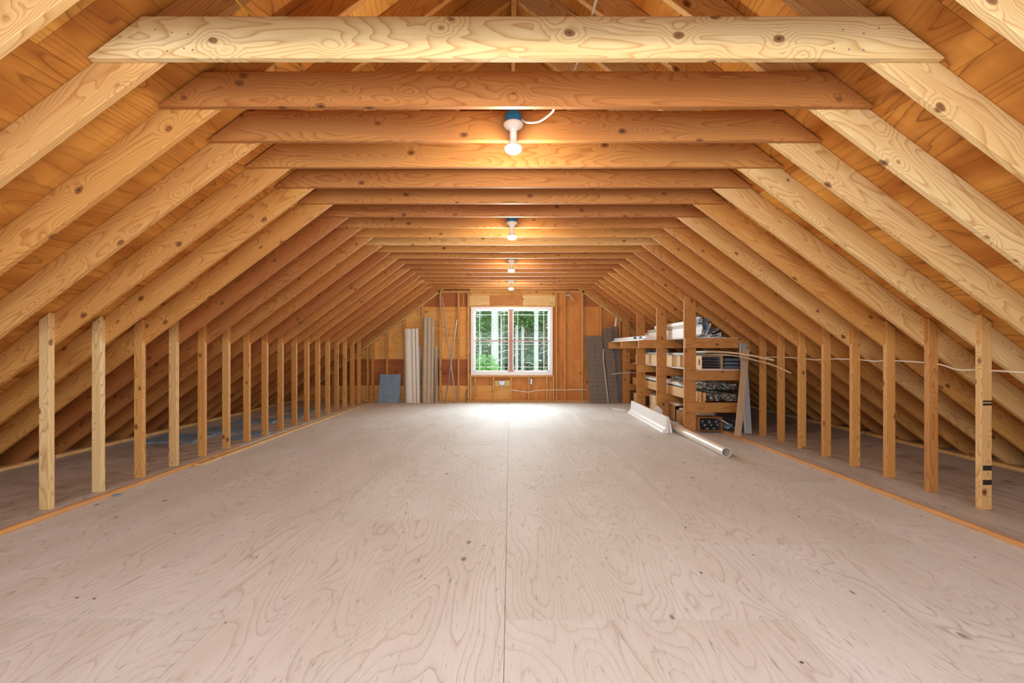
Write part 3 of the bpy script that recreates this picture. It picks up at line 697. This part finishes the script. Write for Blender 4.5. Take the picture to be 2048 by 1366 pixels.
# middle shelf
b = MB(); b.box(2.60, 3.20, 6.50, 9.9, Z2, Z2+.014); tag(b.build('shelf_board', M['trim_white'], bevel=.002), 'thin pale board lying on the middle arms under the cartons', 'board')
zc = Z2+.015
c1 = crate('carton', 2.665, 2.952, 6.50, 9.2, zc, 1.062, M['card'], 'long cream carton with dark strips inside, on the middle shelf')
stack_in(c1, 2.680, 2.940, 6.51, 8.2, zc+.012, 1.045, 8, [M['dark_grey'], M['siding_dark']])
for i in range(5):
    q = MB(); q.box(2.6645, 2.6650-.0012, 6.55+.012*i, 6.556+.012*i, .93, 1.02-.012*(i % 2)); q.build('printing', M['ink'], c1)
q = MB(); q.box(2.6640, 2.6648, 7.05, 7.32, zc+.004, 1.058); q.build('brown_patch', M['card_dark'], c1)
q = MB(); q.box(2.6640, 2.6648, 8.15, 8.42, zc+.004, 1.058); q.build('brown_patch', M['card_dark'], c1)
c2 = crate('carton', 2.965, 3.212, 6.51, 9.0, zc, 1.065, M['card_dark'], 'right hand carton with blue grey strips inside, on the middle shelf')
stack_in(c2, 2.978, 3.200, 6.49, 8.2, zc+.012, 1.045, 9, [M['blue_foam'], M['grey_vinyl'], M['dark_grey']])
b = MB(); b.box(2.62, 2.90, 6.9, 9.0, 1.064, 1.10); tag(b.build('trim_board', M['grey_vinyl'], bevel=.003), 'grey board lying on top of the cream carton', 'board')
b = MB(); b.tube(catmull([(2.70, 7.9, 1.127), (2.70, 8.4, 1.127), (2.70, 9.3, 1.127)], 3), .026, 14); tag(b.build('plastic_tube', M['dark_grey'], smooth=True), 'dark grey tube on the cartons at the middle shelf', 'tube')
c3 = crate('carton', 2.66, 2.90, 9.3, 9.9, Z2+.015, 1.06, M['card'], 'small carton with a dark mark at the far bay of the middle shelf')
q = MB(); q.box(2.6588, 2.6599, 9.42, 9.58, .94, 1.0); q.build('label_print', M['ink'], c3)
# bent strips sticking out towards the viewer
tag(MB().ribbon(catmull([(2.66, 6.8, 1.103), (2.72, 6.4, 1.108), (2.86, 6.1, 1.10), (3.02, 5.85, 1.065), (3.17, 5.6, 1.01)], 6), (.03, .03, 0), .022).build('vinyl_strip', M['tan_strip']), 'bent tan strip sticking out of the rack, shorter and flatter of two', 'strip', 'bent tan strips')
tag(MB().ribbon(catmull([(2.88, 6.85, 1.072), (2.91, 6.42, 1.072), (2.98, 6.05, 1.052), (3.06, 5.75, 1.0), (3.12, 5.52, .955), (3.19, 5.3, .875)], 6), (.018, .018, 0), .014).build('vinyl_strip', M['tan_strip']), 'thin bent tan strip sticking out furthest and drooping lowest', 'strip', 'bent tan strips')
# lower shelf
o = board('lumber_board', (2.635, 6.47, Z3+.002), (0, 1, 0), (0, 0, 1), rect(3.5, 0, .15), .038, .30); tag(o, 'orange board on edge along the lower shelf', 'board')
o = board('lumber_board', (2.684, 6.43, Z3+.002), (0, 1, 0), (0, 0, 1), rect(2.9, 0, .135), .030, .32); tag(o, 'second orange board beside the edge board of the lower shelf', 'board')
for i, (mt, x, w_, z) in enumerate((('dark_grey', 2.67, .16, .568), ('trim_white', 2.66, .15, .590), ('siding_pale', 2.65, .14, .606), ('trim_white', 2.66, .16, .621), ('tan_strip', 2.67, .12, .636))):
    x += .025; pts = [(x, 6.9+.1*i, z), (x+.01, 7.6, z+.001), (x, 8.4, z+.002), (x+.005, 9.3, z+.001)]
    tag(MB().ribbon(catmull(pts, 4), (w_, 0, 0), .012).build('vinyl_strip', M[mt]), ['dark grey strip lowest', 'white strip second from the bottom', 'pale grey strip in the middle', 'white strip second from the top', 'tan strip uppermost'][i] + ' in the pile on the edge board', 'strip', 'strips piled on the lower shelf')
def bundle(x0, x1, y0, y1, z0, z1, label, seed):
    r = random.Random(seed); b = MB(); nx, ny = 22, 16
    cx, cz_ = (x0+x1)/2, (z0+z1)/2; rings = []
    for j in range(ny+1):
        v = j/ny; y = y0+(y1-y0)*v; k = .72+.28*min(1, v*7)
        ring = []
        for i in range(nx):
            a = 2*PI*i/nx; ca, sa = math.cos(a), math.sin(a)
            px = abs(ca)**.55*(1 if ca > 0 else -1); pz = abs(sa)**.55*(1 if sa > 0 else -1)
            n_ = 1+r.uniform(-.10, .03)
            ring.append(b.bm.verts.new((cx+px*(x1-x0)/2*k*n_, y+r.uniform(-.02, .02), cz_+pz*(z1-z0)/2*k*n_)))
        rings.append(ring)
    for A, B_ in zip(rings, rings[1:]):
        for i in range(nx): b.face([A[i], A[(i+1) % nx], B_[(i+1) % nx], B_[i]])
    # crumpled near end
    c = b.bm.verts.new((cx, y0+.03, cz_))
    mid = [b.bm.verts.new((cx+(v_.co.x-cx)*.5+r.uniform(-.01, .01), y0-.02+r.uniform(-.03, .03), cz_+(v_.co.z-cz_)*.5)) for v_ in rings[0]]
    for i in range(nx): b.face([rings[0][i], rings[0][(i+1) % nx], mid[(i+1) % nx], mid[i]]); b.face([mid[i], mid[(i+1) % nx], c])
    b.face(rings[-1])
    o = b.build('wrapped_bundle', M['wrap'], smooth=True); tag(o, label, 'bundle', 'plastic wrapped bundles'); return o
bundle(2.60, 2.93, 6.50, 6.86, .585, .705, 'shiny crinkled plastic bundle at the upper left of the lower shelf', 1)
bundle(2.94, 3.20, 6.50, 8.6, .560, .690, 'shiny crinkled plastic bundle at the upper right of the lower shelf', 2)
bundle(2.715, 2.93, 6.46, 8.6, Z3+.005, .558, 'grey plastic wrapped bundle low on the shelf beside the orange board', 3)
bundle(2.94, 3.19, 6.46, 8.6, Z3+.005, .552, 'plastic wrapped bundle low at the right end of the shelf', 4)
# bottom: boxes on the floor
FZ = SIDEZ+.003
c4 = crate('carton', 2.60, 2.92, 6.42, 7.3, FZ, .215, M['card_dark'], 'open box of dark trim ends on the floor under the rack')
k_ = 0
for i in range(9):
    for j in range(3):
        x = 2.625+i*.031; z = FZ+.014+j*.048
        b = MB(); a = rnd.uniform(.5, 1.1)
        mt = Matrix.Translation((x, 0, z)) @ Matrix.Rotation(-a, 4, 'Y')
        b.box(0, .035, 6.44+rnd.uniform(-.01, .03), 7.2, 0, .007, mat=mt)
        o = b.build('trim_end', M['dark_grey' if (i+j) % 3 else 'grey_vinyl'])
        tag(o, 'dark slanted trim end packed in the open floor box', 'trim piece', 'trim ends in the open floor box')
bundle(2.59, 2.92, 6.52, 7.2, .217, .256, 'flattened bundle of brown paper on the open floor box', 6)['category'] = 'bundle'
COL.objects['wrapped_bundle.004'].data.materials[0] = M['paper']; COL.objects['wrapped_bundle.004']['group'] = 'paper on the floor box'
tag(MB().tube([(3.13, 6.28, .125), (3.03, 7.3, .165)], .055, 20).build('drain_pipe', M['dark_grey'], smooth=True), 'dark grey pipe lying at the bottom right of the rack', 'pipe')
for i, (x, z, a) in enumerate(((2.93, .16, -.6), (2.985, .10, .75), (3.02, .10, -.75))):
    b = MB(); mt = Matrix.Translation((x, 0, z)) @ Matrix.Rotation(-a, 4, 'Y'); b.box(-.045, .045, 6.33, 6.26+.9, -.004, .004, mat=mt)
    tag(b.build('flashing_strip', M['blue_foam' if i else 'vinyl_white']), ['uppermost bluish flashing strip right of the open floor box', 'left leaning bluish strip below the dark pipe', 'right leaning bluish strip below the dark pipe'][i], 'strip', 'bluish strips under the rack')
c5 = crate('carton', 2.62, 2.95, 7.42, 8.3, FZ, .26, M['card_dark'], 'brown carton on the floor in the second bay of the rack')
for i in range(3):
    b = MB(); b.box(2.61+.02*i, 2.70+.02*i, 7.3, 8.5, .262+.014*i, .273+.014*i); tag(b.build('vinyl_strip', M['tan_strip'] if i != 1 else M['trim_white'], bevel=.002), ['lowest strip', 'white middle strip', 'uppermost strip'][i] + ' on the brown floor carton', 'strip', 'strips on the floor carton')
c6 = crate('carton', 2.66, 2.95, 8.45, 8.9, FZ, .30, M['card'], 'tan carton under a grey pad in the third bay of the rack')
b = MB(); b.lathe([(0, .30), (.13, .302), (.15, .315), (.14, .335), (.08, .352), (0, .356)], (2.80, 8.67, .003), 24); tag(b.build('seat_pad', M['dark_grey'], smooth=True), 'round dark grey pad on the tan carton', 'pad')
c7 = crate('carton', 2.62, 2.9, 9.2, 9.9, FZ, .24, M['card'], 'tan carton on the floor in the farthest bay')
q = MB(); q.lathe([(.03, 0), (.045, 0), (.045, .002), (.03, .002), (.03, 0)], (0, 0, 0), 20)
o_ = q.build('label_print', M['ink'], c7); o_.matrix_basis = Matrix.Translation(Vector((2.619, 9.5, .13))-c7.location) @ Matrix.Rotation(-PI/2, 4, 'Y')
tag(MB().ribbon(catmull([(2.08, 9.45, .645), (2.25, 9.5, .665), (2.45, 9.55, .672), (2.62, 9.6, .668)], 5), (0, .09, 0), .018).build('vinyl_strip', M['siding_tan']), 'taupe curved strip poking out of the far end of the rack', 'strip')
# top shelf
for i, (x0, x1, ya, yb_, z0, z1, mt, l) in enumerate((
        (2.60, 3.02, 6.50, 10.0, ZT, ZT+.012, 'trim_white', 'thin white sheet at the bottom of the top shelf pile'),
        (2.62, 2.90, 7.55, 9.3, ZT+.013, ZT+.16, 'trim_white', 'tall white box section in the middle of the top shelf'),
        (2.605, 2.86, 6.95, 7.50, ZT+.013, ZT+.165, 'trim_white', 'white box near the nearest upright of the top shelf'),
        (2.61, 2.84, 6.95, 8.9, ZT+.166, ZT+.205, 'siding_tan', 'grey taupe board lying on the white boxes'),
        (2.60, 2.78, 6.95, 8.4, ZT+.206, ZT+.262, 'trim_white', 'uppermost white board on the top shelf'))):
    b = MB(); b.box(x0, x1, ya, yb_, z0, z1); tag(b.build('trim_board', M[mt], bevel=.004), l, 'board', 'boards on the top shelf')
b = MB(); b.box(3.03, 3.22, 6.50, 9.0, ZT, ZT+.010); tag(b.build('trim_board', M['card'], bevel=.002), 'thin tan sheet at the right end of the top shelf', 'board')
b = MB(); b.ribbon([(2.255, 10.02, ZT+.001), (2.27, 9.2, ZT+.001), (2.30, 8.5, ZT+.002), (2.32, 7.85, ZT+.001)], (.18, 0, 0), .022); tag(b.build('trim_board', M['trim_white'], bevel=.002), 'long white board overhanging the aisle side of the top shelf', 'board')
b = MB(); b.tube([(2.25, 10.0, ZT+.054), (2.29, 9.0, ZT+.056), (2.33, 7.95, ZT+.054)], .030, 16); tag(b.build('plastic_tube', M['vinyl_white'], smooth=True), 'white tube with a dark end on the overhanging white board', 'tube')
b = MB(); b.ribbon([(2.36, 10.03, ZT+.024), (2.35, 9.3, ZT+.04), (2.37, 8.2, ZT+.024)], (.07, 0, 0), .03); tag(b.build('trim_board', M['grey_vinyl']), 'light grey trim beside the white tube', 'board')
for i, y in enumerate((8.55, 8.25)):
    b = MB(); b.box(2.262+.02*i, 2.275+.02*i, y-.10, y+.02, ZT+.026, ZT+.075); tag(b.build('plastic_clip', M['dark_grey'], bevel=.004), ['black clip', 'second black clip, nearer the camera,'][i] + ' on the white tube', 'clip', 'black clips on the white tube')
ends = [(2.615, 1.335, .5, .09, 'vinyl_white'), (2.66, 1.35, 1.4, .13, 'trim_white'), (2.70, 1.36, 1.75, .15, 'grey_vinyl'), (2.735, 1.35, 1.2, .17, 'vinyl_white'), (2.775, 1.40, 1.9, .12, 'blue_foam'),
        (2.80, 1.345, .15, .14, 'vinyl_white'), (2.62, 1.50, 1.3, .11, 'grey_vinyl'), (2.67, 1.53, 1.7, .07, 'vinyl_white'), (2.72, 1.50, .9, .10, 'blue_foam'), (2.83, 1.38, .6, .10, 'grey_vinyl'), (2.78, 1.322, .08, .16, 'vinyl_white')]
ew = ['leftmost low', 'upright white', 'tall grey', 'tilted long white', 'bluish leaning', 'flat short white', 'high grey', 'topmost white', 'slanted bluish', 'small grey', 'lowest flat white']
for (x, z, a, w_, mt), nm in zip(ends, ew):
    b = MB(); mm = Matrix.Translation((x, 0, z)) @ Matrix.Rotation(-a, 4, 'Y')
    b.box(0, w_, 6.50, 6.90, -.003, .003, mat=mm); b.box(0, .006, 6.50, 6.90, .003, .025, mat=mm); b.box(w_-.006, w_, 6.50, 6.90, .003, .022, mat=mm)
    tag(b.build('channel_trim', M[mt]), f'{nm} channel trim end in the jumble on the top shelf', 'trim piece', 'jumbled channel trim on the top shelf')
b = MB(); n_ = 24
for r0, r1 in ((.046, .040),):
    yA, yB_ = 6.52, 8.0
    V = [[b.bm.verts.new((2.925+r*math.cos(2*PI*k/n_), y, ZT+.060+r*math.sin(2*PI*k/n_))) for k in range(n_)] for r, y in ((r0, yB_), (r0, yA), (r1, yA), (r1, yA+.3))]
    for A, B_ in zip(V, V[1:]):
        for k in range(n_): b.face([A[k], A[(k+1) % n_], B_[(k+1) % n_], B_[k]])
    b.face(V[-1]); b.face(V[0][::-1])
tag(b.build('plastic_tube', M['dark_grey'], smooth=True), 'dark round tube end at the right of the top shelf', 'tube')
# leaning boards at the right end of the rack
def leaning(p0, p1, w_, th, mat, label, name='leaning_board', holes=False):
    p0, p1 = Vector(p0), Vector(p1); X = (p1-p0); Z = Vector((1, .25, 0)); Z = (Z-X.normalized()*Z.dot(X.normalized()))
    o = board(name, p0, X, Z, rect(X.length, -w_/2, w_/2), th, .2, mat=mat); tag(o, label, 'board')
    if holes:
        for i in range(1):
            q = MB(); L = X.length; j = .03
            while j < L-.03: q.box(j, j+.012, -th/2-.0012, -th/2, w_/2-.012, w_/2-.007); j += .04
            h = q.build('nail_slots', M['ink'], o); h.matrix_basis = Matrix(); h['kind'] = 'stuff'
    return o
leaning((2.935, 6.02, SIDEZ*0+.03), (3.19, 6.30, 1.16), .10, .012, 'tan_strip', 'tan perforated board leaning against the right end of the rack', holes=True)
leaning((3.15, 6.18, .034), (3.20, 6.42, 1.235), .10, .03, 'grey_vinyl', 'grey white corner post leaning behind the tan board', 'corner_post', holes=True)

# ---------------------------------------------------------------- pipe and trim on the floor
b = MB(); n_ = 36; P0 = Vector((2.305, 4.97, .0525)); P1 = Vector((2.335, 7.35, .0525)); V = []
for r, p in ((.052, P1), (.052, P0), (.0465, P0), (.0465, P1)):
    V.append([b.bm.verts.new(p+Vector((r*math.cos(2*PI*k/n_), 0, r*math.sin(2*PI*k/n_)))) for k in range(n_)])
for A, B_ in zip(V, V[1:]+[V[0]]):
    for k in range(n_): b.face([A[k], A[(k+1) % n_], B_[(k+1) % n_], B_[k]])
tag(b.build('drain_pipe', M['pvc'], smooth=True), 'white plastic pipe lying on the floor in front of the rack', 'pipe')
def extr(name, poly, y0, y1, dx, mat, label, cat='trim', z=0.001, group=None):
    b = MB(); b.prism(poly, lambda u, v, t: (u+dx*(t-y0)/(y1-y0), t, z+v), y0, y1); o = b.build(name, mat, bevel=.0015); tag(o, label, cat, group); return o
x0 = 2.085
# two nested crown shaped trims standing as a wedge
extr('crown_trim', [(x0, 0), (x0+.085, 0), (x0+.10, .01), (x0+.078, .225), (x0+.062, .225), (x0+.052, .075), (x0+.030, .045), (x0+.012, .040), (x0, .012)], 6.40, 8.45, .045, M['trim_white'], 'large white crown trim lying along the floor, aisle side of the pair', 'trim', group='white crown trims on the floor')
extr('crown_trim', [(x0+.112, 0), (x0+.142, 0), (x0+.148, .008), (x0+.098, .222), (x0+.084, .222)], 6.41, 8.43, .045, M['vinyl_white'], 'white crown trim nested behind the first one, rack side', 'trim', group='white crown trims on the floor')
b = MB(); pts_ = [(2.24, 0.04), (2.38, 0.001), (2.42, 0.001), (2.425, .19), (2.34, .235), (2.30, .17), (2.24, .13)]
b.prism(pts_, lambda u, v, t: (u, t, v+.108), 7.36, 7.372)
b = MB(); b.prism([(2.262, .002), (2.424, .002), (2.424, .19), (2.345, .262), (2.30, .19), (2.262, .16)], lambda u, v, t: (u, t+(v)*.12, v), 7.40, 7.412)
tag(b.build('trim_sheet', M['trim_white'], bevel=.002), 'bent white sheet standing on the floor behind the pipe', 'sheet')
b = MB(); b.prism([(1.98, 9.0), (2.16, 8.75), (2.16, 8.85), (2.02, 9.1)], lambda u, v, t: (u, v, t), .002, .02); b.prism([(2.155, 8.78), (2.18, 8.78), (2.18, 8.84), (2.155, 8.84)], lambda u, v, t: (u, v, t), .002, .02)
tag(b.build('flashing_strip', M['vinyl_white'], bevel=.001), 'small bluish white strip on the floor beyond the crown trims', 'strip')

# blue foam offcuts on the left side floor
fo = [(-4.15, 5.85, .62, .55, .1, 'triangular'), (-3.95, 6.5, .5, .6, .35, 'second'), (-3.40, 6.1, .24, .5, -.2, 'third'), (-3.95, 7.3, .6, .4, .1, 'fourth'), (-3.65, 7.75, .4, .35, .3, 'fifth'), (-3.8, 8.5, .5, .4, -.1, 'sixth')]
for i, (x, y, w_, l_, a, nm) in enumerate(fo):
    b = MB(); mm = Matrix.Translation((x, y, SIDEZ+.001)) @ Matrix.Rotation(a, 4, 'Z'); b.box(-w_/2, w_/2, -l_/2, l_/2, 0, .022, mat=mm)
    tag(b.build('foam_board', M['blue_foam'], bevel=.002), f'blue foam offcut on the floor behind the left studs, {ORD[i]} from the camera', 'foam board', 'blue foam offcuts on the left side floor')
b = MB(); b.prism([(-3.10, 3.66), (-3.05, 3.64), (-3.03, 3.67), (-3.07, 3.69)], lambda u, v, t: (u, v, t), .001, .010)
o = b.build('foam_scrap', M['blue_foam'], bevel=.001); o.location = (-.02, 0, 0); tag(o, 'tiny blue scrap on the floor near the left strip', 'scrap')

# ---------------------------------------------------------------- outside
b = MB(); b.box(-40, 40, 10.8, 90, -3.3, -3.2); tag(b.build('forest_floor', M['soil']), 'green forest floor outside the window', 'ground', kind='structure'); COL.objects['forest_floor']['kind'] = 'structure'
def wx(px, d): return (px-1020)*d/F
trunks = [(990, 17, 15, 'bark', 'thick white birch trunk in the left half of the window'), (1072, 19, 9, 'bark', 'white birch trunk in the right half of the window'),
          (1003, 22, 4, 'bark', 'thin pale trunk just right of the thick birch'), (961, 24, 5, 'bark', 'thin pale trunk at the left edge of the window'),
          (1045, 26, 6, 'bark', 'pale far trunk left of the right hand birch'), (1033, 25, 5, 'bark', 'pale far trunk beside the mullion'), (1088, 27, 5, 'bark_dark', 'brown far trunk at the right edge of the window'),
          (978, 27, 4, 'bark_dark', 'brown far trunk left of the thick birch'), (1056, 30, 4, 'bark_dark', 'brown far trunk in the right half of the window')]
for px, d, wpx, mt, l in trunks:
    r = wpx*d/F/2; x = wx(px, d); ln_ = rnd.uniform(-.15, .15)
    rt = empty('tree', (x, d, -3.2)); tag(rt, l, 'tree', 'trees outside the far window')
    b = MB(); b.tube(catmull([(x+ln_*.3, d, -3.25), (x, d, 0), (x-ln_*.2, d, 4), (x-ln_, d, 9)], 4), lambda t: r*(1.15-.4*t), 12); b.build('trunk', M[mt], rt, smooth=True)
    b = MB()
    for j in range(14):
        z = rnd.uniform(-.5, 7); a = rnd.uniform(0, 2*PI); L = rnd.uniform(.4, 1.3)
        b.tube([(x, d, z), (x+L*.5*math.cos(a), d+L*.5*math.sin(a), z+.15), (x+L*math.cos(a), d+L*math.sin(a), z+rnd.uniform(-.1, .5))], .012, 4)
    b.build('branches', M['bark'], rt)['kind'] = 'stuff'
def leaves(name, cx, cy, cz_, rx, ry, rz, n, mat, size, label):
    b = MB()
    for i in range(n):
        while True:
            p = Vector((rnd.uniform(-1, 1), rnd.uniform(-1, 1), rnd.uniform(-1, 1)))
            if p.length < 1: break
        c = Vector((cx+p.x*rx, cy+p.y*ry, cz_+p.z*rz)); q = Matrix.Rotation(rnd.uniform(0, 6.3), 3, 'Z') @ Matrix.Rotation(rnd.uniform(-1.2, 1.2), 3, 'X')
        s_ = size*rnd.uniform(.5, 1.3)
        b.face([b.bm.verts.new(c+q @ Vector(v)*s_) for v in ((-1, 0, 0), (0, -.45, 0), (1, 0, 0), (0, .45, .2))])
    rt = empty(name, (cx, cy, -3.2)); b.build('foliage', M[mat], rt)
    q = MB(); q.tube([(cx, cy, -3.25), (cx, cy, cz_)], .03, 6); q.build('stem', M['bark_dark'], rt)
    tag(rt, label, 'shrub' if name == 'shrub' else 'tree', 'greenery outside the far window')
leaves('shrub', wx(963, 15), 15, -.1, .8, .8, 1.15, 3200, 'leaf_l', .07, 'bright green shrub at the lower left of the window view')
leaves('shrub', wx(1040, 18), 18, -.9, 1.3, .8, 1.0, 2600, 'leaf_l', .07, 'bright green shrub low in the right half of the window view')
leaves('conifer', wx(1052, 22), 22, 3.0, 1.2, .8, .8, 2600, 'leaf', .11, 'green bough mass in the upper right of the window view')
leaves('conifer', wx(960, 24), 24, 3.2, 1.6, .8, 2.0, 2600, 'leaf', .11, 'green tree behind the upper left of the window view')
leaves('conifer', wx(1010, 30), 30, 0, 2.0, 1, 3.4, 4200, 'leaf_d', .16, 'dark green tree far behind the mullion')
leaves('conifer', wx(1085, 31), 31, 1, 2.2, 1, 4.0, 4500, 'leaf_d', .17, 'dark green tree far behind the right birch')
leaves('conifer', wx(975, 33), 33, 1, 2.2, 1, 4.2, 4500, 'leaf_d', .17, 'dark green tree far behind the thick birch')
leaves('conifer', wx(1045, 38), 37.5, 1, 3.5, 1, 5.5, 7000, 'leaf', .22, 'wide green tree farthest away behind the window')
leaves('conifer', wx(940, 40), 40, 1, 3.5, 1, 5.5, 5000, 'leaf_d', .22, 'dark tree farthest away at the left of the window view')
for o in list(COL.objects):
    if o.get('kind') == 'structure' and 'category' in o: del o['category']
